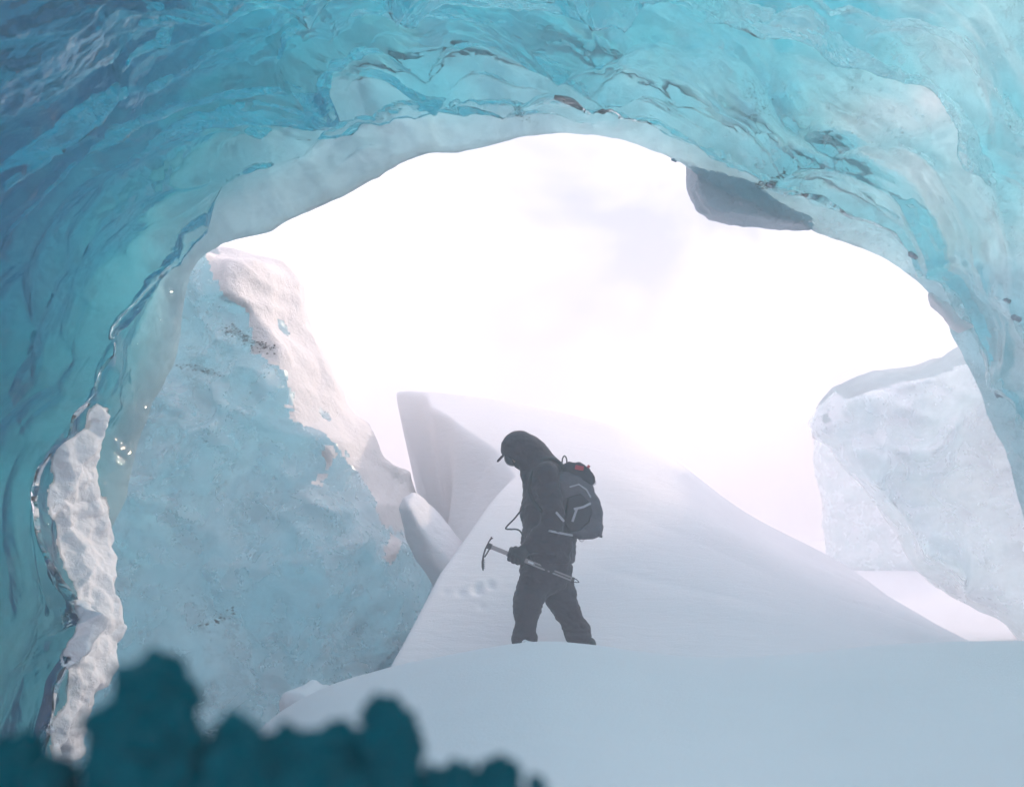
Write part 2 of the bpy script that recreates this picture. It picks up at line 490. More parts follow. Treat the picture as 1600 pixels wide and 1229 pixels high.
# ------------------------------------------------------------------ foreground snow drift
cre = np.array([[300, 1190], [380, 1150], [430, 1116], [480, 1086], [520, 1068], [620, 1040], [700, 1024], [760, 1013], [820, 1004], [860, 1002], [930, 1008],
                [1000, 1019], [1080, 1028], [1150, 1030], [1250, 1025], [1400, 1008], [1500, 1003], [1600, 1002], [1800, 1004]], float)
CRE = at(cre[:, 0], cre[:, 1], 6.4)
def drift(x, y):
    zc = sm_interp(x * 6.4 / np.maximum(6.4, 6.4), CRE[:, 0], CRE[:, 2], 0.1)
    P = np.stack([x, y, 0 * x], -1)
    near = np.clip((6.4 - y) / 5.4, 0, 1)
    z = zc - near ** 1.25 * 0.62
    z = z - 0.05 * (near > 0) * smooth01(near * 6) * 0.6
    z = np.where(y > 6.4, zc - 0.5 * smooth01((y - 6.4) / 1.6) * (zc + 1.5), z)
    z = z + 0.035 * fbm(P, 0.7, 2, 12) * smooth01(np.abs(y - 6.4) / 0.8)
    z = z - 0.9 * smooth01((-1.4 - x) / 1.2) * 0.5
    z = z - 1.2 * smooth01((-1.75 - x) / 0.7) * smooth01((y - 4.5) / 1.5)
    return np.maximum(z, -1.75 - 1.2 * smooth01((-1.4 - x) / 0.6))
ax_ = np.linspace(-3.2, 6.8, 300); ay_ = np.linspace(0.6, 8.3, 260)
XX, YY = np.meshgrid(ax_, ay_, indexing='ij')
ZZ = drift(XX, YY)
V = np.stack([XX, YY, ZZ], -1).reshape(-1, 3)
o = mesh_obj('snow_drift', V, grid_faces(300, 260), M_SNOWD)
tag(o, 'low rolling snow drift in the foreground hiding the boots of the person', 'snow drift', kind='structure')

# ------------------------------------------------------------------ ice cave
ST = [  # lip2(px,py,Y)      lip1(px,py,Y)        near(px,py,Y)       near thickness
    ((105, 1400, 6.85), (90, 1400, 6.0), (-260, 1900, 4.6), 6.0),
    ((108, 1200, 6.95), (95, 1198, 6.1), (-260, 1400, 4.8), 6.0),
    ((150, 1095, 7.05), (112, 1085, 6.2), (-260, 1150, 5.0), 6.0),
    ((178, 960, 7.25), (125, 960, 6.4), (-260, 950, 5.1), 6.0),
    ((168, 850, 7.45), (92, 815, 6.6), (-260, 780, 5.1), 5.5),
    ((205, 735, 7.55), (98, 712, 6.7), (-260, 620, 5.0), 5.0),
    ((238, 630, 7.75), (155, 628, 6.9), (-260, 450, 4.8), 4.2),
    ((270, 545, 7.80), (208, 520, 7.1), (-250, 280, 4.3), 3.6),
    ((300, 408, 7.80), (288, 400, 7.3), (-220, 120, 3.7), 3.2),
    ((420, 356, 8.00), (380, 288, 7.5), (-130, -40, 3.2), 2.6),
    ((560, 293, 8.20), (485, 236, 7.7), (0, -160, 3.4), 2.0),
    ((650, 241, 8.40), (605, 180, 7.9), (230, -160, 4.3), 1.6),
    ((745, 228, 8.50), (725, 180, 8.0), (500, -140, 5.2), 1.3),
    ((900, 205, 8.80), (880, 192, 8.3), (800, -130, 5.7), 1.1),
    ((1032, 238, 8.95), (1040, 214, 8.45), (1080, -130, 5.9), 0.9),
    ((1140, 303, 9.00), (1168, 272, 8.5), (1330, -130, 5.9), 0.7),
    ((1270, 360, 9.10), (1302, 338, 8.6), (1580, -110, 5.8), 0.52),
    ((1385, 402, 9.20), (1412, 400, 8.7), (1760, 90, 5.6), 0.4),
    ((1458, 462, 9.30), (1484, 468, 8.8), (1800, 260, 5.6), 0.34),
    ((1503, 540, 9.40), (1528, 548, 8.9), (1820, 420, 5.6), 0.32),
    ((1545, 640, 9.50), (1575, 648, 9.0), (1850, 620, 5.6), 0.32),
    ((1610, 830, 9.50), (1650, 836, 9.0), (1900, 820, 5.6), 0.38),
    ((1690, 1000, 9.50), (1730, 1000, 9.0), (1950, 1000, 5.6), 0.5),
    ((1760, 1250, 9.50), (1800, 1250, 9.0), (1980, 1300, 5.6), 0.8)]
NU = 940
P2s = np.array([at(*r[0]) for r in ST]); P1s = np.array([at(*r[1]) for r in ST]); PNs = np.array([at(*r[2]) for r in ST]); THs = np.array([[r[3]] for r in ST])
seg = np.linalg.norm(np.diff(P1s, axis=0), axis=1); ts = np.concatenate([[0], np.cumsum(seg)])
tt = np.linspace(0, ts[-1], NU)
P2, P1, PN, TH = (pchip(ts, a, tt) for a in (P2s, P1s, PNs, THs))
# ragged lip
e3 = np.stack([tt, 0 * tt, 0 * tt], -1)
rad = P1 - np.array([0.35, 0, -0.2]); rad[:, 1] = 0
rad /= np.linalg.norm(rad, axis=1, keepdims=True)
P2 = P2 + rad * (0.045 * fbm(e3, 1.7, 4, 21) - 0.035 * (1 - np.abs(fbm(e3, 1.1, 2, 25))))[:, None]
P1 = P1 + rad * (0.06 * fbm(e3, 0.9, 3, 31))[:, None]
PM = 0.52 * P1 + 0.48 * PN + rad * 0.28 + np.array([0, 0.25, 0])
PB = PN.copy(); lat = np.maximum(np.linalg.norm(PN[:, [0, 2]], axis=1), 0.5)
PB[:, 0] *= np.maximum(2.0 / lat, 1); PB[:, 2] *= np.maximum(2.0 / lat, 1); PB[:, [0, 2]] *= 1.5; PB[:, 1] = -0.8
ctrl = np.stack([P2, P1, PM, PN, PB], 1)           # NU x 5 x 3
ck = np.array([0, 1, 2.6, 4.2, 5.2])
vv = np.concatenate([np.linspace(0, 1, 70)[:-1], np.linspace(1, 4.2, 310)[:-1], np.linspace(4.2, 5.2, 30)])
NV = len(vv)
flat = ctrl.transpose(1, 0, 2).reshape(5, -1)
B = pchip(ck, flat, vv).reshape(NV, NU, 3).transpose(1, 0, 2)   # NU x NV x 3
# keep the lip crease crisp: straight lip face between lip2 and lip1
k1 = vv <= 1
fac = vv[k1][None, :, None]
face_ = P2[:, None] * (1 - fac) + P1[:, None] * fac + rad[:, None] * (0.10 * np.sin(fac * math.pi))
B[:, k1] = face_
# scallops: bowls with sharp crests, long across the tunnel, pushed outwards
dv = np.linalg.norm(np.diff(B, axis=1), axis=2); sv = np.concatenate([np.zeros((NU, 1)), np.cumsum(dv, axis=1)], 1)
mid = B[:, 150]
su = np.concatenate([[0], np.cumsum(np.linalg.norm(np.diff(mid, axis=0), axis=1))])[:, None] + 0 * sv
Bw = B
wx = 0.20 * fbm(Bw, 0.9, 2, 41); wy = 0.14 * fbm(Bw, 1.0, 2, 47)
U_, V_ = su + wx * 1.6, sv + wy * 1.3 + 0.18 * su
f1, f2 = worley(U_ / 0.85, V_ / 0.37)
g1, g2 = worley(U_ / 0.50 + 31, V_ / 0.19 + 17)
h1, h2 = worley((U_ + 0.1 * vn(B, 3.0, 91)) / 0.24 + 11, (V_ + 0.08 * vn(B, 3.0, 92)) / 0.085 + 5)
amp = (0.35 * smooth01((vv - 0.08) / 0.5) + 0.65 * smooth01((vv - 0.6) / 0.9))[None, :] * (0.75 + 0.5 * vn(B, 0.5, 52)) * (1.0 - 0.1 * smooth01((B[..., 0] + 0.5) / 2.5))
bowl = 0.42 - np.minimum(f1, 0.9)
bowl2 = 0.4 - np.minimum(g1, 0.9)
Nrm = np.cross(np.gradient(B, axis=0), np.gradient(B, axis=1))
Nrm /= np.linalg.norm(Nrm, axis=2, keepdims=True) + 1e-9
sgn = np.sign((Nrm * rad[:, None]).sum(2).mean()); Nrm *= sgn
disp = amp * (0.66 * bowl + 0.16 * bowl2 + 0.04 * (0.4 - np.minimum(h1, 0.9)) * (0.6 + 0.8 * vn(B, 0.8, 94))) + 0.10 * fbm(B, 0.8, 3, 60) * smooth01((vv - 0.3) / 1)[None, :]
disp += smooth01(vv / 0.2)[None, :] * 0.018 * fbm(B, 4.5, 3, 66)
I = B + Nrm * disp[..., None]
# outer skin
vo = np.concatenate([np.linspace(0.03, 1, 14), np.linspace(1.1, 5.2, 56)]); NO = len(vo)
OB = pchip(ck, flat, vo).reshape(NO, NU, 3).transpose(1, 0, 2)
th_prof = np.interp(vo, [0, 0.5, 1, 1.4, 1.9, 2.6, 4.2], [0.10, 0.40, 0.60, 0.74, 0.88, 0.98, 1.05])
lf = smooth01((-2.0 - P1[:, 0]) / 0.9)[:, None]
th_abs = 1 - smooth01((vo[None] - 0.15 * (1 - lf)) / (1.5 - 1.0 * lf))
TT = th_prof[None] * (TH * (1 - th_abs) + th_abs)
bk = smooth01((vo - 4.5) / 0.7)[None]
TT = TT * (1 - bk) + 0.6 * bk
TT = TT * (1 + 0.28 * fbm(OB, 0.9, 4, 71) * smooth01(vo / 0.8)[None])
rad3 = rad[:, None] * np.ones((1, NO, 1))
ir = np.clip(np.searchsorted(vv, vo), 0, NV - 1)
wI = (1 - smooth01((vo - 1.0) / 1.4))[None, :, None]
OB = I[:, ir] * wI + OB * (1 - wI)
O = OB + rad3 * np.maximum(TT, 0.045)[..., None]
O[..., 1] += TT * 0.75 * smooth01((vo[None] - 0.5 * (1 - lf)) / (0.9 - 0.5 * lf)) * (1 - smooth01((vo - 3.4) / 1.2))[None]
O = O + np.array([0, 0.26, 0]) * (1 - smooth01((vo - 0.6) / 0.8))[None, :, None]
nI, nO = NU * NV, NU * NO
V = np.concatenate([I.reshape(-1, 3), O.reshape(-1, 3)])
Fi = grid_faces(NU, NV); Fo = grid_faces(NU, NO, nI, flip=True)
i = np.arange(NU - 1)
Fr = np.stack([i * NV, nI + i * NO, nI + (i + 1) * NO, (i + 1) * NV], 1)
Fb = np.stack([i * NV + NV - 1, nI + i * NO + NO - 1, nI + (i + 1) * NO + NO - 1, (i + 1) * NV + NV - 1], 1)[:, ::-1]
cap = []
for u, fl in ((0, False), (NU - 1, True)):      # ends lie under the snow
    jj = np.linspace(0, NV - 1, NO).astype(int)
    a = u * NV + jj[:-1]; b = u * NV + jj[1:]; c = nI + u * NO + np.arange(1, NO); d = nI + u * NO + np.arange(0, NO - 1)
    q = np.stack([a, b, c, d], 1); cap.append(q[:, ::-1] if fl else q)
F = np.concatenate([Fi, Fr, Fb, Fo] + cap)
if signed_volume(V, F) < 0: F = F[:, ::-1]
midx = np.concatenate([np.zeros(len(Fi)), np.ones(len(F) - len(Fi))])
cave = mesh_obj('ice_cave', V, F, M_ICE)
set_outer(cave, midx)
tag(cave, 'huge scalloped blue ice cave wall and roof arching over the opening', 'ice cave')

# ------------------------------------------------------------------ blocks traced in outline and given depth
def slab(name, poly_px, Y, depth, h, mats, rnd=0.25, noise=(0.15, 0.8), fine=(0.03, 4.0), yfun=None, seed=0, split=True, parent=None, bevel=0.0, crust=None, relief=0.0, skew=(0, 0)):
    pw = at([p[0] for p in poly_px], [p[1] for p in poly_px], Y)
    poly = pw[:, [0, 2]]
    m = 0.4
    lo = [poly[:, 0].min() - m, -m - relief, poly[:, 1].min() - m]; hi = [poly[:, 0].max() + m, depth + m, poly[:, 1].max() + m]
    G, org = sdf_grid(lo, hi, h)
    gx_, gz_ = G[:, 0, :, 0], G[:, 0, :, 2]
    d2 = poly_sdf(gx_, gz_, poly)
    Q = np.stack([gx_, 0 * gx_ + Y, gz_], -1)
    front = np.zeros_like(d2)
    if bevel: front = front + bevel * (1 - smooth01(-d2 / (bevel * 0.85))) ** 1.3
    if relief:
        front = front - relief * (1 - 2 * np.abs(fbm(Q + 0.3 * vn(Q, 1.3, seed + 40)[..., None], (0.75, 1, 0.55), 3, seed + 20))) * 0.5 * smooth01(-d2 / 0.3)
        w1_, w2_ = worley(gx_ / 0.62 + 0.5 * vn(Q, 1.1, seed + 60), gz_ / 0.38 + 0.5 * vn(Q, 1.2, seed + 61) + 0.5 * gx_)
        front = front + relief * 0.45 * (0.4 - np.minimum(w1_, 0.8)) * smooth01(-d2 / 0.25)
    dy = np.maximum(front[:, None, :] - G[..., 1], G[..., 1] - depth)
    d = smax(d2[:, None, :] + 0 * dy, dy, rnd)
    Pw = G + np.array([0, Y, 0])
    d = d + noise[0] * fbm(Pw, noise[1], 3, seed)
    d = smax(d, d2[:, None, :] - 0.03 + 0 * dy, 0.05)
    V, F = surface_nets(d, org, h)
    N = vert_normals(V, F)
    V = V + N * (fine[0] * fbm(V, fine[1], 3, seed + 5))[:, None]
    mi = outer = None
    if split:
        n = face_normals(V, F); c = V[F].mean(1)
        dd = poly_sdf(c[:, 0], c[:, 2], poly)
        outer = (n[:, 1] > 0.25) | ((n[:, 2] > 0.6) & (dd > -0.25) & (c[:, 2] > 0.5))
        if crust is not None: mi = crust(c, n, dd).astype(int)
    V[:, 0] += skew[0] * V[:, 1]; V[:, 2] += skew[1] * V[:, 1]      # flanks flare with depth
    V[:, 1] += Y
    if yfun is not None: V[:, 1] += yfun(V[:, 0], V[:, 2])
    o = mesh_obj(name, V, F, mats, parent, midx=mi)
    if split: set_outer(o, outer)
    return o

def wall_crust(c, n, d):
    right = smooth01((c[:, 0] + 3.7) / 0.5)
    wdt = 0.42 + 0.30 * fbm(c, 1.8, 4, 900) + 0.35 * smooth01((c[:, 2] - 2.3) / 0.5)
    return (d > -wdt * right) & (right > 0.05) & (n[:, 1] < 0.5) & (c[:, 2] > -0.3 + 0.4 * vn(c, 2.0, 903))
lw = [(40, 1330), (40, 420), (150, 350), (300, 340), (402, 362), (430, 392), (436, 440), (458, 500), (482, 560), (522, 612), (560, 650), (582, 690), (628, 722), (640, 770), (660, 830), (690, 930), (720, 1330)]
o = ice_wall = slab('ice_wall', lw, 10.8, 1.7, 0.04, [M_ICE2, M_WCRUST], rnd=0.25, noise=(0.09, 1.2), fine=(0.035, 2.0), yfun=lambda x, z: 0.15 * (x + 2.0) + 0.12 * (z + 1), seed=101, bevel=0.75, crust=wall_crust, relief=0.75)
tag(o, 'pale blue ice wall with a sunlit white crust edge left of the snow mound', 'ice wall')
ra = [(1500, 541), (1450, 560), (1400, 568), (1330, 590), (1300, 602), (1275, 630), (1260, 665), (1268, 688), (1300, 702), (1326, 740), (1358, 790), (1400, 840), (1430, 890), (1474, 930), (1520, 960), (1550, 982), (1574, 1005), (1660, 1100), (1980, 1100), (1980, 250), (1720, 280), (1640, 440), (1570, 520)]  # unseen right end raised and brought forward to keep sun off mound and person
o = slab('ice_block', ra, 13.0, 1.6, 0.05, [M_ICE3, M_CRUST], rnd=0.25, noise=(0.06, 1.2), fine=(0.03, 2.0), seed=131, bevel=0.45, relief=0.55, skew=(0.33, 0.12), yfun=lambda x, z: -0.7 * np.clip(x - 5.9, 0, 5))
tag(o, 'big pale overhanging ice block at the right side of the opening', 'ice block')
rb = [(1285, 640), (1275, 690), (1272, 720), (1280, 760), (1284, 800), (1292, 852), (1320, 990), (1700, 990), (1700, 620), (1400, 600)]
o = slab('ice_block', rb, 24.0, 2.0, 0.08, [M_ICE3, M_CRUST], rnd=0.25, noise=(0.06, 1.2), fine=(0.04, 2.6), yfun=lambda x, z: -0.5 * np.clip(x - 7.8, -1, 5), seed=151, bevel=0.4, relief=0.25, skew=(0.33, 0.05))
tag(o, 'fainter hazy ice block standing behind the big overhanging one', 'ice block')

# ------------------------------------------------------------------ snow stuck to the ice
ss = [(152, 630), (135, 670), (110, 690), (90, 700), (80, 750), (74, 785), (84, 820), (92, 850), (98, 888), (120, 903), (128, 925), (128, 950), (124, 975), (108, 1000), (104, 1020), (108, 1050), (106, 1090), (80, 1140), (88, 1188), (101, 1202), (122, 1168), (140, 1112), (146, 1088), (156, 1066), (176, 1020), (186, 985), (184, 950), (172, 900), (166, 860), (172, 825), (158, 775), (150, 720), (158, 680), (166, 640)]
def proj(P):
    cp, sp = math.cos(PITCH), math.sin(PITCH)
    f = P[..., 1] * cp + P[..., 2] * sp; u = -P[..., 1] * sp + P[..., 2] * cp
    return np.stack([800 + FPX * P[..., 0] / f, 614.5 - FPX * u / f], -1)
uu = np.nonzero((proj(P1)[:, 1] > 560) & (proj(P1)[:, 1] < 1290) & (P1[:, 0] < 0))[0]
jl = 92
blk, nb = I[uu[0]:uu[-1] + 1, :jl], Nrm[uu[0]:uu[-1] + 1, :jl]
q = np.linspace(0, len(uu) - 1, len(uu) * 3); q0 = np.minimum(q.astype(int), len(uu) - 2); qf = (q - q0)[:, None, None]
blk = blk[q0] * (1 - qf) + blk[q0 + 1] * qf; nb = nb[q0] * (1 - qf) + nb[q0 + 1] * qf
pp = proj(blk)
sd = -poly_sdf(pp[..., 0], -pp[..., 1], np.array([(a, -b) for a, b in ss], float)) + 7 * fbm(blk, 6.0, 3, 173)
streak = 9 * vn(blk, (9, 9, 1.6), 175) * smooth01((pp[..., 0] - 120) / 40)
sd = sd + streak
w1, w2 = worley(blk[..., 2] * 7.5 + 0.6 * vn(blk, 3.0, 177), blk[..., 1] * 5.0 + 0.6 * vn(blk, 3.0, 178))
th = 0.075 * smooth01((sd + 2) / 16) + smooth01(sd / 12) * (0.035 * (0.5 - np.minimum(w1, 0.8)) + 0.02 * fbm(blk, 7.0, 3, 179)) - 0.006
Vc = blk - nb * th[..., None]
Fc = grid_faces(blk.shape[0], blk.shape[1])
keep = (th.reshape(-1)[Fc] > -0.004).any(1)
Fc = Fc[keep]
used, inv_ = np.unique(Fc, return_inverse=True)
o = mesh_obj('snow_crust', Vc.reshape(-1, 3)[used], inv_.reshape(Fc.shape), [M_CRUST])
tag(o, 'long strip of white snow plastered on the left edge of the opening', 'snow crust')
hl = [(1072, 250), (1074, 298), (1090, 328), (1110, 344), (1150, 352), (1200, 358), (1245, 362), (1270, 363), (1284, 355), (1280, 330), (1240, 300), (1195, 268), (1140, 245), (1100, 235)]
o = slab('snow_slab', hl, 9.15, 0.7, 0.018, [M_SHADE], rnd=0.12, noise=(0.02, 2.0), fine=(0.014, 7.0), seed=181, split=False, bevel=0.16, skew=(0.2, 0.36))
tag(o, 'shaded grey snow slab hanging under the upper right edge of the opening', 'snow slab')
sl = [(1452, 455), (1470, 462), (1490, 480), (1500, 496), (1520, 503), (1524, 510), (1508, 517), (1496, 512), (1478, 490), (1462, 472)]
o = slab('snow_clump', sl, 8.75, 0.16, 0.013, [M_CRUST], rnd=0.05, noise=(0.015, 5.0), fine=(0.006, 12.0), seed=191, split=False)
tag(o, 'small lavender clump of snow stuck on the right edge of the opening', 'snow clump')
def blob(name, cones, h, mats, noise=(0.03, 3.0), k=0.08, pad=0.15, fine=None, seed=0, parent=None, cut=None):
    """smooth union of tapered limbs: (a, b, ra, rb[, scale])"""
    pts = np.array([c[0] for c in cones] + [c[1] for c in cones], float); r = max(max(c[2], c[3]) for c in cones) * 1.6
    G, org = sdf_grid(pts.min(0) - r - pad * 0.3, pts.max(0) + r + pad * 0.3, h)
    d = None
    for c in cones:
        e = rcone(G, c[0], c[1], c[2], c[3], c[4] if len(c) > 4 else (1, 1, 1))
        d = e if d is None else smin(d, e, k)
    if cut is not None: d = cut(d, G)
    d = d + noise[0] * fbm(G, noise[1], 3, seed)
    V, F = surface_nets(d, org, h)
    if fine is not None:
        V = V + vert_normals(V, F) * (fine[0] * fbm(V, fine[1], 3, seed + 3))[:, None]
    return mesh_obj(name, V, F, mats, parent)
def A(px, py, Y): return tuple(at(px, py, Y))

o = slab('snow_lump', [(613, 792), (621, 772), (640, 766), (656, 778), (684, 806), (735, 862), (760, 1000), (700, 1000), (664, 914), (640, 880), (621, 835)], 10.2, 0.8, 0.022, [M_SNOW], rnd=0.3, noise=(0.03, 1.5), fine=(0.01, 5.0), seed=201, split=False, bevel=0.3)
tag(o, 'rounded snow lump in the hollow left of the mound ridge', 'snow lump')
o = blob('snow_lump', [(A(488, 1072, 6.7), A(470, 1100, 6.6), 0.05, 0.12), (A(510, 1078, 6.7), A(480, 1110, 6.6), 0.04, 0.1)], 0.012, M_SNOWD, noise=(0.015, 6), k=0.06, seed=205)
tag(o, 'small pointed snow lump on the left end of the foreground drift', 'snow lump')
o = blob('snow_lump', [(A(822, 1005, 7.55), A(838, 1010, 7.55), 0.035, 0.035)], 0.008, M_SNOWD, noise=(0.01, 9), k=0.03, seed=209)
tag(o, 'fist sized snow lump beside the front leg of the person', 'snow lump')

# ------------------------------------------------------------------ blurred ice lumps close to the lens
def fg(cones, label, seed):
    Y = 0.9
    cs = [(A(a[0], a[1], Y + (a[3] if len(a) > 3 else 0)), A(b[0], b[1], Y + (b[3] if len(b) > 3 else 0)), a[2] * Y / FPX, b[2] * Y / FPX) for a, b in cones]
    o = blob('ice_lump', cs, 0.0028, M_LUMP, noise=(0.007, 38.0), k=0.010, pad=0.03, fine=(0.004, 130.0), seed=seed)
    tag(o, label, 'ice lump', 'blurred ice lumps in the near foreground')
fg([((237, 1056, 34), (232, 1140, 72)), ((232, 1140, 72), (215, 1420, 150)), ((200, 1062, 24), (178, 1140, 36)), ((276, 1072, 22), (290, 1150, 34)), ((240, 1030, 10), (240, 1060, 20))], 'tallest blurred dark teal ice lump at the lower left', 301)
fg([((366, 1114, 8), (374, 1160, 36)), ((374, 1160, 36), (380, 1240, 80)), ((380, 1240, 80), (385, 1420, 110))], 'pointed blurred teal ice lump right of the tallest lump', 311)
fg([((455, 1152, 24), (460, 1420, 70)), ((512, 1156, 26), (515, 1420, 80)), ((430, 1172, 26), (548, 1178, 30)), ((430, 1230, 50), (560, 1230, 50))], 'broad flat topped blurred teal ice lump in the middle of the lumps', 321)
fg([((608, 1114, 22), (614, 1155, 46)), ((614, 1155, 46), (610, 1420, 62)), ((590, 1120, 16), (575, 1200, 14))], 'round headed upright blurred teal ice lump near the snow', 331)
fg([((785, 1216, 24), (785, 1420, 110)), ((715, 1218, 22), (690, 1420, 90)), ((675, 1200, 14), (665, 1420, 80)), ((835, 1226, 12), (850, 1420, 60))], 'lowest blurred teal ice lump at the bottom edge right of the others', 341)
fg([((20, 1190, 40), (10, 1420, 130)), ((85, 1220, 30), (80, 1420, 80))], 'dim blurred teal ice lump in the bottom left corner', 351)

# ------------------------------------------------------------------ grit and small ice chips frozen on the cave wall
vis = I[:, :379].reshape(-1, 3); pj = proj(vis)
chips = [(1428, 400, 8, 'grey ice chip frozen on the pale wall right of the opening'),
         (1588, 497, 7, 'small dark chip on the right wall at the frame edge'),
         (1562, 616, 7, 'small flat dark chip low on the right wall'),
         (1546, 566, 5, 'tiny dark chip on the right wall under the snow clump'),
         (1574, 470, 5, 'tiny dark chip on the right wall above the snow clump'),
         (1049, 257, 4, 'tiny dark chip on the lip above the hanging snow slab'),
         (1205, 290, 6, 'tiny grey chip on the ice above the hanging snow slab')]
for k, (px, py, r, lab) in enumerate(chips):
    c = vis[np.argmin(((pj - (px, py)) ** 2).sum(1))]
    rm = r * c[1] / FPX
    o = blob('ice_chip', [(tuple(c + (-rm * 0.5, 0, rm * 0.3)), tuple(c + (rm * 0.6, 0, -rm * 0.2)), rm * 0.7, rm * 0.55)], rm * 0.16, M_STONE, noise=(rm * 0.25, 1.2 / rm), k=rm * 0.3, pad=rm, seed=400 + k)
    tag(o, lab, 'ice chip', 'chips frozen on the cave wall')

def seam(parent, verts, pts, n, size, spread, seed):
    """dark grit frozen in the ice along a line"""
    r = np.random.RandomState(seed); pv_ = proj(verts)
    pts = np.asarray(pts, float); q = r.rand(n) * (len(pts) - 1); k = np.minimum(q.astype(int), len(pts) - 2); f = (q - k)[:, None]
    pos = pts[k] * (1 - f) + pts[k + 1] * f + r.randn(n, 2) * spread
    VV, FF = [], []
    base = np.array([(1, 0, 0), (-1, 0, 0), (0, 1, 0), (0, -1, 0), (0, 0, 1), (0, 0, -1)], float)
    fo = [(0, 2, 4), (2, 1, 4), (1, 3, 4), (3, 0, 4), (2, 0, 5), (1, 2, 5), (3, 1, 5), (0, 3, 5)]
    for m_, p in enumerate(pos):
        d_ = ((pv_ - p) ** 2).sum(1)
        near = np.nonzero(d_ < 30)[0]
        c = verts[near[np.argmin(verts[near, 1])]] if len(near) else verts[np.argmin(d_)]
        sz = size * (0.4 + 1.2 * r.rand()) * c[1] / FPX
        c = at(p[0], p[1], c[1]) - np.array([0, 0.004, 0])
        VV.append(c + base * (0.6 + 0.8 * r.rand(6, 1)) * sz * np.array([1.5, 0.8, 0.8])); FF += [tuple(x + 6 * m_ for x in t_) for t_ in fo]
    o = mesh_obj('dirt_seam', np.concatenate(VV), FF, M_DIRT, parent, smooth=False)
    o['kind'] = 'stuff'
    return o
M_DIRT = make_plain('dirt', (0.09, 0.08, 0.075), rough=0.9, sc=60)
seam(cave, vis, [(1185, 286), (1197, 291), (1208, 284), (1226, 270)], 110, 1.3, 2.8, 1)
seam(cave, vis, [(806, 165), (812, 180), (830, 190)], 70, 0.9, 3.5, 2)
seam(cave, vis, [(1165, 130), (1185, 155), (1190, 185)], 110, 0.8, 8.0, 3)
seam(cave, vis, [(1180, 255), (1310, 280)], 90, 0.7, 16.0, 4)
wv = np.empty(len(ice_wall.data.vertices) * 3); ice_wall.data.vertices.foreach_get('co', wv); wv = wv.reshape(-1, 3)
seam(ice_wall, wv, [(352, 512), (375, 520), (392, 534), (428, 545)], 170, 1.0, 4.5, 5)
seam(ice_wall, wv, [(275, 570), (310, 575), (345, 585)], 40, 1.4, 3.0, 6)
seam(ice_wall, wv, [(300, 978), (340, 972), (370, 950)], 30, 1.6, 3.0, 7)

# ------------------------------------------------------------------ person (shapes in photo units: 1 = 5.1 mm at 8 m)
PY = 8.0
SP = PY / FPX
def toW(P):
    P = np.asarray(P, float)
    w = at(P[..., 0], -P[..., 2], PY)
    w[..., 1] += P[..., 1] * SP
    return w
def pxmesh(name, fn, lo, hi, h, mat, parent=None, fine=None, seed=0):
    G, org = sdf_grid(lo, hi, h)
    V, F = surface_nets(fn(G), org, h)
    if fine is not None: V = V + vert_normals(V, F) * (fine[0] * fbm(V, fine[1], 3, seed))[:, None]
    return mesh_obj(name, toW(V), F, mat, parent)
def limbs(G, cones, k):
    d = None
    for c in cones:
        e = rcone(G, c[0], c[1], c[2], c[3], c[4] if len(c) > 4 else (1, 1, 1))
        d = e if d is None else smin(d, e, k)
    return d

M_JKT = make_plain('jacket_cloth', (0.045, 0.030, 0.042), rough=0.75, var=0.3, sc=25, bmp=0.3, bd=0.004, spec=0.3, sheen=0.15)
M_TRS = make_plain('trouser_cloth', (0.048, 0.032, 0.044), rough=0.8, var=0.3, sc=25, bmp=0.3, bd=0.004, spec=0.25, sheen=0.1)
M_GLV = make_plain('glove_leather', (0.03, 0.025, 0.03), rough=0.6, sc=60)
M_PCK = make_plain('pack_nylon', (0.12, 0.105, 0.125), rough=0.65, sc=45, var=0.3)
M_PCD = make_plain('pack_dark', (0.045, 0.038, 0.048), rough=0.7, sc=45, var=0.3)
M_WEB = make_plain('webbing', (0.45, 0.43, 0.48), rough=0.7, sc=120)
M_WEBD = make_plain('webbing_dark', (0.03, 0.03, 0.035), rough=0.7, sc=120)
M_RED = make_plain('red_cloth', (0.55, 0.03, 0.05), rough=0.6, sc=60)
M_SKIN = make_plain('skin', (0.55, 0.33, 0.27), rough=0.55, sc=40, var=0.12)
M_LENS = make_plain('lens', (0.03, 0.035, 0.045), rough=0.12, var=0.1, sc=5, bmp=0.0)
M_SILV = make_plain('axe_shaft_metal', (0.30, 0.28, 0.29), rough=0.42, metal=0.6, sc=90, var=0.15, bmp=0.05)
M_STEEL = make_plain('axe_head_steel', (0.06, 0.055, 0.06), rough=0.4, metal=0.8, sc=90, var=0.2)
M_LABEL = make_plain('sticker', (0.62, 0.65, 0.68), rough=0.5, sc=90, var=0.1)
M_BOOT = make_plain('boot_leather', (0.02, 0.02, 0.022), rough=0.6, sc=60)

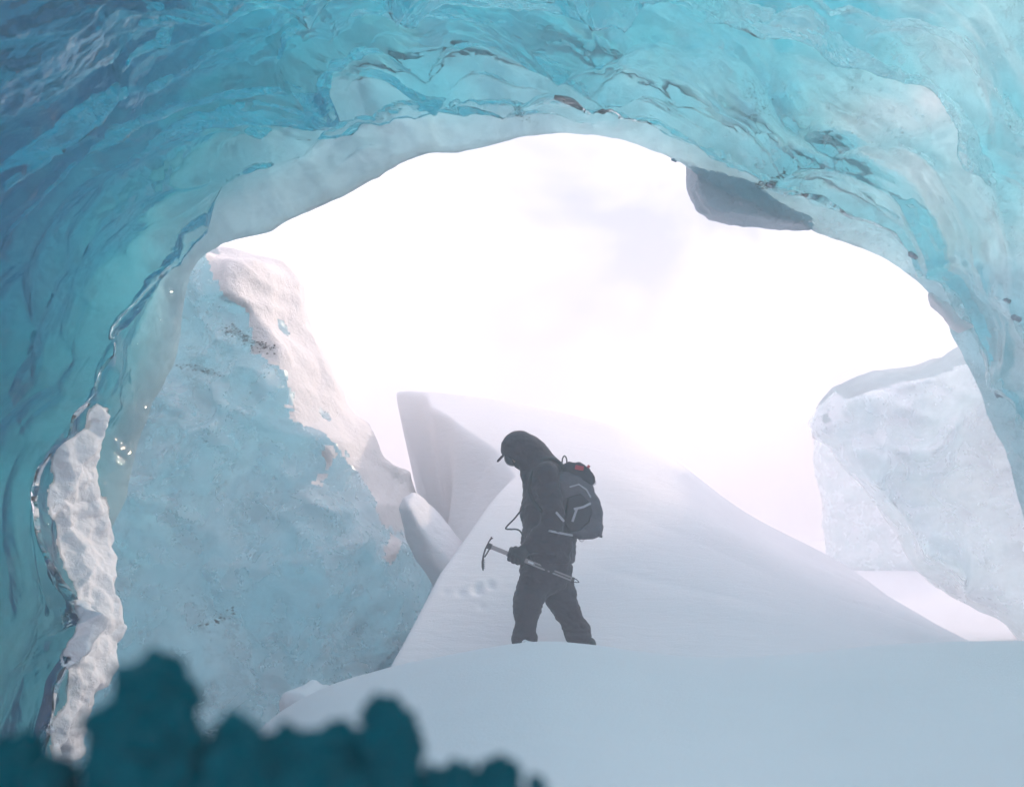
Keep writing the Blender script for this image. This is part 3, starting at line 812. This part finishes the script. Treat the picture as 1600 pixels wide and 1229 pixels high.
HC = np.array([811, 0, -704.0]); HF = np.array([-0.80, 0, -0.60]); HU = np.array([-0.60, 0, 0.80])
def hp(f, y, u): return tuple(HC + HF * f + HU * u + np.array([0, y, 0]))
W3 = (1, 0.74, 1)
def body_sdf(G):
    d = ell_head = rcone(G, hp(-3, 0, 4), hp(4, 0, -8), 19, 15, (1, 1.12, 1))
    d = smin(d, rcone(G, hp(10, 0, -14), hp(12, 0, -19), 7, 6), 6)            # jaw
    d = smin(d, rcone(G, hp(17, 0, -2), hp(22.5, 0, -7), 2.2, 3.2), 3)        # nose
    d = smin(d, rcone(G, hp(16.5, -4, -13), hp(16.5, 4, -13), 2.2, 2.2), 2.5)   # lips
    for s_ in (-1, 1):
        d = smin(d, rcone(G, hp(14, s_ * 7, 3), hp(15, s_ * 3, 3), 3, 3), 3)  # brow
        d = smax(d, -rcone(G, hp(20, s_ * 6, -1), hp(20, s_ * 6, -1), 3.2, 3.2), 2)   # eye socket
        d = smin(d, rcone(G, hp(17, s_ * 6, -1), hp(17, s_ * 6, -1), 2.3, 2.3), 0.5)  # eyeball
        d = smin(d, rcone(G, hp(-2, s_ * 16.5, -2), hp(-1, s_ * 17, -8), 3, 2, (1, 1.4, 1)), 2)  # ear
    neck = limbs(G, [(hp(-8, 0, -10), (842, 0, -738), 11, 13), ((842, 0, -738), (848, 0, -760), 16, 24, W3), ((848, 0, -760), (851, 0, -805), 25, 25, W3), ((851, 0, -805), (856, 0, -860), 26, 30, W3), ((856, 0, -860), (856, 0, -885), 29, 26, W3)], 8)
    arms = limbs(G, [((850, -34, -745), (860, -44, -818), 11, 9), ((860, -44, -818), (823, -43, -854), 9, 6.5), ((823, -43, -854), (810, -45, -866), 6, 7),
                     ((850, 34, -745), (856, 46, -820), 11, 9), ((856, 46, -820), (826, 42, -856), 9, 6.5), ((826, 42, -856), (814, 40, -868), 6, 7)], 6)
    legs = limbs(G, [((842, -16, -888), (826, -18, -948), 18, 12), ((826, -18, -948), (818, -18, -1018), 12, 8), ((818, -18, -1018), (800, -18, -1028), 8, 5),
                     ((868, 16, -888), (888, 17, -952), 18, 12), ((888, 17, -952), (920, 18, -1018), 12, 8), ((920, 18, -1018), (903, 18, -1028), 8, 5)], 6)
    d = smin(d, neck, 7)
    return smin(smin(d, arms, 6), legs, 6)
person = pxmesh('person', body_sdf, (775, -62, -1042), (940, 62, -676), 2.0, M_SKIN)
tag(person, 'person in dark hooded jacket and baggy trousers walking left with bowed head', 'person')

def jacket_sdf(G):
    d = limbs(G, [((847, 0, -745), (849, 0, -765), 25, 30, W3), ((849, 0, -765), (850, 0, -805), 30, 35, W3), ((850, 0, -805), (857, 0, -848), 35, 41, W3), ((857, 0, -848), (859, 0, -872), 41, 39, W3)], 10)
    arms = limbs(G, [((852, -34, -744), (861, -46, -800), 20, 18), ((861, -46, -800), (858, -47, -822), 18, 17), ((858, -47, -822), (826, -45, -853), 16.5, 12.5),
                     ((852, 34, -744), (860, 48, -812), 20, 17), ((860, 48, -812), (830, 44, -852), 16, 12)], 6)
    d = smin(d, arms, 7)
    hood = limbs(G, [(tuple(HC + (1, 0, 2)), (828, 0, -712), 29.5, 28, (1, 1.08, 1)), ((828, 0, -712), (847, 0, -735), 28, 30, (1, 0.95, 1))], 8)
    hood = smax(hood, -rcone(G, hp(26, 0, -10), hp(36, 0, -20), 20, 24), 4)
    hood = smin(hood, rcone(G, (822, -12, -742), (822, 12, -742), 8, 8), 8)
    d = smin(d, hood, 9)
    d = smax(d, -rcone(G, hp(6, 0, -4), hp(22, 0, -10), 17.5, 18), 2)        # hollow for the face
    folds = 2.0 * fbm(G, (0.045, 0.045, 0.085), 3, 511) + 1.4 * np.abs(vn(G, (0.05, 0.05, 0.14), 517))
    d = d + folds * smooth01((-G[..., 2] - 735) / 30) + 0.6 * fbm(G, 0.09, 2, 519)
    return smax(d, -(G[..., 2] + 880), 3)
jacket = pxmesh('jacket', jacket_sdf, (772, -74, -890), (912, 74, -662), 1.5, M_JKT, person, fine=(0.35, 0.25), seed=520)

def trousers_sdf(G):
    d = limbs(G, [((859, 0, -850), (856, 0, -895), 38, 34, W3)], 8)
    lg = limbs(G, [((842, -18, -893), (825, -20, -938), 30, 22.5), ((825, -20, -938), (822, -20, -952), 22, 19), ((822, -20, -952), (820, -20, -990), 19, 18), ((820, -20, -990), (815, -20, -1020), 18, 18.5),
                   ((866, 18, -893), (878, 18, -935), 28, 24), ((878, 18, -935), (888, 18, -955), 23, 20), ((888, 18, -955), (903, 18, -988), 20, 20), ((903, 18, -988), (915, 18, -1022), 20, 19)], 7)
    d = smin(d, lg, 8)
    d = d + 2.0 * fbm(G, (0.05, 0.05, 0.075), 3, 531) + 1.6 * np.abs(vn(G, (0.04, 0.04, 0.13), 537))
    return smax(d, -(G[..., 2] + 1024), 2)
pxmesh('trousers', trousers_sdf, (788, -62, -1032), (944, 62, -846), 1.6, M_TRS, person, fine=(0.35, 0.25), seed=540)

def boot(x, y):
    pxmesh('boot', lambda G: smax(limbs(G, [((x + 4, y, -1008), (x + 4, y, -1026), 12, 11), ((x + 6, y, -1028), (x - 22, y, -1030), 10, 8.5, (1, 0.95, 1))], 6), -(G[..., 2] + 1036), 1.5), (x - 38, y - 18, -1042), (x + 28, y + 18, -996), 1.6, M_BOOT, person)
boot(815, -20); boot(917, 18)

def glove(y0, sgn, cx, cz, cuff):
    """left hand closed on the shaft; sgn -1 = back of the hand towards the camera"""
    D = np.array([0.929, 0, -0.370])
    cones = [((cx + 16, y0, cz + 14), (cx + 6, y0 + sgn * 4, cz + 5), 9.5, 9, (1, 1.1, 1)), ((cx + 6, y0 + sgn * 4, cz + 5), (cx - 3, y0 + sgn * 5, cz + 4), 9, 8, (1, 1.25, 1))]
    def fn(G):
        d = limbs(G, cones, 5)
        for k in range(4):
            c = np.array([cx, y0, cz]) + D * (k * 6.6 - 10.5)
            ln = (0.92, 1.05, 1.0, 0.85)[k]
            pts = [c + (2, sgn * 6, 7), c + (-1, sgn * 9, 0), c + (-2 * ln, sgn * 6, -8 * ln), c + (-1, -sgn * 3, -8.5 * ln), c + (1, -sgn * 7, -3)]
            rr = [4.2, 4.0, 3.7, 3.4, 3.0]
            fg_ = limbs(G, [(tuple(pts[q]), tuple(pts[q + 1]), rr[q], rr[q + 1]) for q in range(4)], 1.2)
            d = smin(d, fg_, 1.6)
        th = limbs(G, [((cx + 5, y0 - sgn * 4, cz + 8), (cx - 5, y0 - sgn * 8, cz + 5), 4.8, 4.3), ((cx - 5, y0 - sgn * 8, cz + 5), (cx - 14, y0 - sgn * 6, cz + 3), 4.2, 3.3)], 1.5)
        d = smin(d, th, 2)
        return d + 0.35 * fbm(G, 0.2, 2, 551)
    pxmesh('glove', fn, (cx - 32, y0 - 24, cz - 24), (cx + 36, y0 + 24, cz + 34), 0.8, M_GLV, person)
AXY = -45.0
glove(AXY, -1, 808, -868, None)
glove(42.0, 1, 814, -868, None)

def px_bar(name, pts, w, t, mat, parent, y=None):
    """flat strip through (px, y, -py) points, width in the side plane, thickness in depth"""
    P = np.asarray(pts, float); n = len(P)
    T = np.gradient(P, axis=0); T[:, 1] = 0; T /= np.linalg.norm(T, axis=1, keepdims=True) + 1e-9
    Wd = np.stack([-T[:, 2], 0 * T[:, 0], T[:, 0]], 1)
    w = np.broadcast_to(np.asarray(w, float), (n,))[:, None] / 2
    Y = np.array([0, t / 2, 0])
    R = np.stack([P + Wd * w - Y, P - Wd * w - Y, P - Wd * w + Y, P + Wd * w + Y], 1).reshape(-1, 3)
    F = []
    for a in range(n - 1):
        for q in range(4):
            F.append((a * 4 + q, a * 4 + (q + 1) % 4, a * 4 + 4 + (q + 1) % 4, a * 4 + 4 + q))
    F += [(3, 2, 1, 0), tuple((n - 1) * 4 + q for q in range(4))]
    o = mesh_obj(name, toW(R), F, mat, parent, smooth=False)
    b = o.modifiers.new('bevel', 'BEVEL'); b.width = 0.0015; b.segments = 2
    return o
def px_tube(name, pts, r, mat, parent, seg=8, closed=False):
    P = np.asarray(pts, float); n = len(P)
    # smooth the path
    tq = np.linspace(0, n - 1, n * 5)
    P = pchip(np.arange(n), P, tq); n = len(P)
    T = np.gradient(P, axis=0); T /= np.linalg.norm(T, axis=1, keepdims=True) + 1e-9
    ref = np.array([0.05, 1, 0.02]); A_ = np.cross(T, ref); A_ /= np.linalg.norm(A_, axis=1, keepdims=True) + 1e-9
    B_ = np.cross(T, A_)
    an = np.linspace(0, 2 * math.pi, seg, endpoint=False)
    R = (P[:, None] + r * (A_[:, None] * np.cos(an)[None, :, None] + B_[:, None] * np.sin(an)[None, :, None])).reshape(-1, 3)
    F = [(a * seg + q, a * seg + (q + 1) % seg, (a + 1) * seg + (q + 1) % seg, (a + 1) * seg + q) for a in range(n - 1) for q in range(seg)]
    F += [tuple(range(seg))[::-1], tuple((n - 1) * seg + q for q in range(seg))]
    return mesh_obj(name, toW(R), F, mat, parent)

# face cover, goggles and cap peak
gog = pxmesh('goggles', lambda G: smax(rcone(G, hp(14, 0, -2), hp(15, 0, -3), 13, 13, (1, 0.85, 1)) + 0, -rcone(G, hp(4, 0, -3), hp(6, 0, -4), 16.5, 16.5, (1, 0.9, 1)), 1.5), (770, -24, -750), (826, 24, -690), 0.9, M_LENS, person)
px_bar('goggle_strap', [(*hp(14, -13.5, -2)[:1], -15, hp(14, 0, -2)[2]), (hp(4, 0, -2)[0], -18.5, hp(4, 0, -2)[2]), (hp(-6, 0, 0)[0], -19.5, hp(-6, 0, 0)[2])], 6, 1.5, M_WEBD, gog)
pxmesh('cap_peak', lambda G: smax(rcone(G, hp(18, 0, 11), hp(30, 0, 9), 13, 8, (1, 0.85, 1)), np.abs((G - np.array(hp(18, 0, 10))) @ (HU * 0.98 + HF * 0.16)) - 1.6, 1.2), (760, -24, -735), (826, 24, -680), 0.9, M_JKT, person)
pxmesh('face_cover', lambda G: smax(rcone(G, hp(9, 0, -15), hp(4, 0, -24), 11.5, 13), -rcone(G, hp(24, 0, 2), hp(24, 0, 2), 14, 14), 1.5), (775, -22, -770), (840, 22, -700), 1.0, M_WEBD, person)

# ------------------------------------------------------------------ rucksack
pack = empty('rucksack')
tag(pack, 'dark grey rucksack with pale straps and a red tag on the back of the person', 'rucksack')
def outline_sdf(G, poly, half, rnd, y0=0):
    pz = np.array([(p[0], -p[1]) for p in poly], float)
    d2 = poly_sdf(G[:, 0, :, 0], G[:, 0, :, 2], pz)[:, None, :]
    dy = np.abs(G[..., 1] - y0) - half
    return smax(d2 + 0 * dy, dy, rnd)
main = [(868, 742), (884, 736), (905, 742), (925, 760), (934, 780), (940, 800), (941, 824), (937, 836), (924, 842), (905, 843), (892, 838), (880, 834), (872, 800), (866, 765)]
pb = pxmesh('main_bag', lambda G: outline_sdf(G, main, 31, 14) + 1.2 * fbm(G, (0.05, 0.05, 0.09), 3, 601), (852, -40, -852), (950, 40, -726), 1.4, M_PCK, pack, fine=(0.3, 0.3), seed=602)
lid = [(876, 728), (888, 722), (905, 724), (920, 732), (928, 746), (928, 755), (922, 760), (905, 754), (888, 748), (878, 742)]
pl = pxmesh('lid', lambda G: outline_sdf(G, lid, 27, 10) + 1.0 * fbm(G, 0.08, 3, 611), (866, -36, -768), (938, 36, -714), 1.2, M_PCD, pack, fine=(0.3, 0.3), seed=612)
pock = [(884, 778), (905, 772), (918, 785), (923, 800), (918, 816), (905, 828), (888, 832), (880, 812)]
pxmesh('side_pocket', lambda G: outline_sdf(G, pock, 6, 5, -32) + 0.8 * fbm(G, 0.08, 3, 621), (872, -46, -842), (932, -18, -762), 1.0, M_PCD, pack)
pxmesh('side_pocket', lambda G: outline_sdf(G, pock, 6, 5, 32) + 0.8 * fbm(G, 0.08, 3, 625), (872, 18, -842), (932, 46, -762), 1.0, M_PCD, pack)
pxmesh('front_panel', lambda G: outline_sdf(G, [(912, 768), (922, 772), (932, 792), (935, 815), (930, 835), (918, 836), (905, 840), (890, 838), (893, 830), (910, 826), (922, 810), (924, 792)], 24, 5) + 0.8 * fbm(G, 0.09, 3, 631), (880, -36, -850), (946, 36, -756), 1.2, M_PCK, pack)
px_bar('compression_strap', [(894, -40.5, -796), (908, -41, -793), (920, -39, -787)], 3.6, 1.2, M_WEB, pack)
px_bar('compression_strap', [(899, -41, -795), (895, -41, -806), (892, -40, -815)], 3.6, 1.2, M_WEB, pack)
px_bar('compression_strap', [(866, -64, -801), (872, -64, -808), (878, -63, -815)], 3.6, 1.2, M_WEB, pack)
px_bar('compression_strap', [(888, -33, -762), (902, -33, -758), (914, -32, -766), (922, -30, -780)], 2.4, 1.2, M_WEB, pack)
px_bar('hip_belt', [(838, -36, -826), (858, -66, -829.5), (876, -52, -833), (893, -34, -836)], 3.2, 1.4, M_WEB, pack)
px_bar('red_tag', [(897, -28.4, -731), (903, -28.6, -732.5), (910, -28.4, -733.5)], 7, 1.0, M_RED, pl)
px_bar('red_tag', [(916, -22, -729), (920, -21, -731)], 4.5, 1.2, M_RED, pl)
px_tube('shoulder_strap', [(884, -22, -738), (870, -26, -722), (852, -28, -718.5), (838, -31, -730), (828, -32, -750), (828, -34, -775), (846, -52, -800), (872, -42, -815)], 3.0, M_WEBD, pack)
px_tube('shoulder_strap', [(884, 22, -738), (870, 26, -722), (852, 28, -718.5), (838, 31, -730), (826, 32, -750), (826, 34, -775), (846, 52, -800), (872, 42, -815)], 3.0, M_WEBD, pack)
px_tube('haul_loop', [(878, 0, -726), (879, 0, -716), (882, 0, -712), (885, 0, -716), (886, 0, -726)], 1.1, M_WEBD, pack)
px_tube('cord_ring', [(925, -12, -752), (929, -12, -751), (930, -12, -755), (927, -12, -758), (924, -12, -756)], 0.6, M_WEB, pack)
px_tube('cord_ring', [(903, -14, -841), (906, -14, -845), (910, -14, -845), (912, -14, -841)], 0.6, M_WEB, pack)
px_bar('strap_end', [(929, -14, -834), (934, -14, -837), (940, -14, -838)], [2.2, 2.6, 4.0], 1.2, M_WEBD, pack)
px_tube('chest_strap', [(820, -22, -790), (812, -24, -800), (803, -25, -811), (794, -25, -820), (790.5, -25, -825.5), (797, -25, -826.5), (806, -25, -826.5), (812, -24, -829), (817, -22, -836)], 1.3, M_WEBD, pack)
px_bar('zip_pull', [(818, -27, -742), (816.5, -27, -750), (818, -27, -757)], 3.5, 1.5, M_WEBD, jacket)

# ------------------------------------------------------------------ ice axe
axe = empty('ice_axe')
tag(axe, 'straight ice axe with grey shaft held level in the gloved hand', 'ice axe')
sh = px_bar('shaft', [(766, AXY, -852.5), (800, AXY, -866), (850, AXY, -886), (893, AXY, -903.2)], 6.6, 4.0, M_SILV, axe)
px_bar('groove', [(835, AXY - 2.2, -880), (889, AXY - 2.2, -901.5)], 2.0, 0.7, M_STEEL, sh)
px_bar('sticker', [(824.5, AXY - 2.3, -875.6), (832.5, AXY - 2.3, -878.9)], 3.0, 0.6, M_LABEL, sh)
px_bar('collar', [(763, AXY, -851.3), (769, AXY, -853.7)], 9, 5, M_STEEL, axe)
hd = px_bar('pick', [(763, AXY, -850.5), (759.5, AXY, -857), (756.8, AXY, -866), (755.4, AXY, -876), (755.6, AXY, -884), (756.4, AXY, -889.5)], [3.2, 2.6, 2.4, 3.4, 3.6, 1.2], 2.6, M_STEEL, axe)
px_bar('brace', [(765.5, AXY, -857), (762, AXY, -863.5), (758, AXY, -869)], 2.2, 2.4, M_STEEL, axe)
for k in range(5):
    z = -(872.5 + k * 3.1)
    px_bar('tooth', [(757.0, AXY, z), (759.4 - 0.12 * k, AXY, z - 1.0)], [1.6, 0.5], 2.2, M_STEEL, hd)
px_bar('adze', [(763, AXY, -851), (764.6, AXY, -846), (768, AXY, -841.2), (770, AXY, -839)], [3.2, 2.0, 2.4, 4.5], 8, M_STEEL, axe)
px_bar('ferrule', [(890.5, AXY, -902.2), (894.5, AXY, -903.8)], 7.2, 4.6, M_STEEL, axe)
px_tube('spike', [(894, AXY, -901.5), (898, AXY, -903), (901.5, AXY, -906.8), (897.5, AXY, -907), (893, AXY, -906)], 0.7, M_STEEL, axe)
px_tube('leash_end', [(818, -44, -884), (814, -45, -887), (811, -45, -889)], 1.0, M_WEBD, axe)

# ------------------------------------------------------------------ blowing snow in the air
hz = bpy.data.materials.new('haze'); hz.use_nodes = True
t = hz.node_tree; t.nodes.clear()
ho = t.nodes.new('ShaderNodeOutputMaterial'); pv = t.nodes.new('ShaderNodeVolumePrincipled')
pv.inputs['Color'].default_value = (0.95, 0.94, 0.97, 1); pv.inputs['Density'].default_value = 0.033; pv.inputs['Anisotropy'].default_value = 0.2
t.links.new(pv.outputs['Volume'], ho.inputs['Volume'])
zt = float(V[:, 2].max())
top = float(max(O[..., 2].max(), 5.0)) + 0.6
bx = [(-165, -150, -6), (165, -150, -6), (165, 165, -6), (-165, 165, -6), (-165, -150, top), (165, -150, top), (165, 165, top), (-165, 165, top)]
o = mesh_obj('haze', np.array(bx, float), [(3, 2, 1, 0), (4, 5, 6, 7), (0, 1, 5, 4), (1, 2, 6, 5), (2, 3, 7, 6), (3, 0, 4, 7)], hz, smooth=False)
tag(o, 'thin haze of blowing snow filling the air', 'haze', kind='stuff')
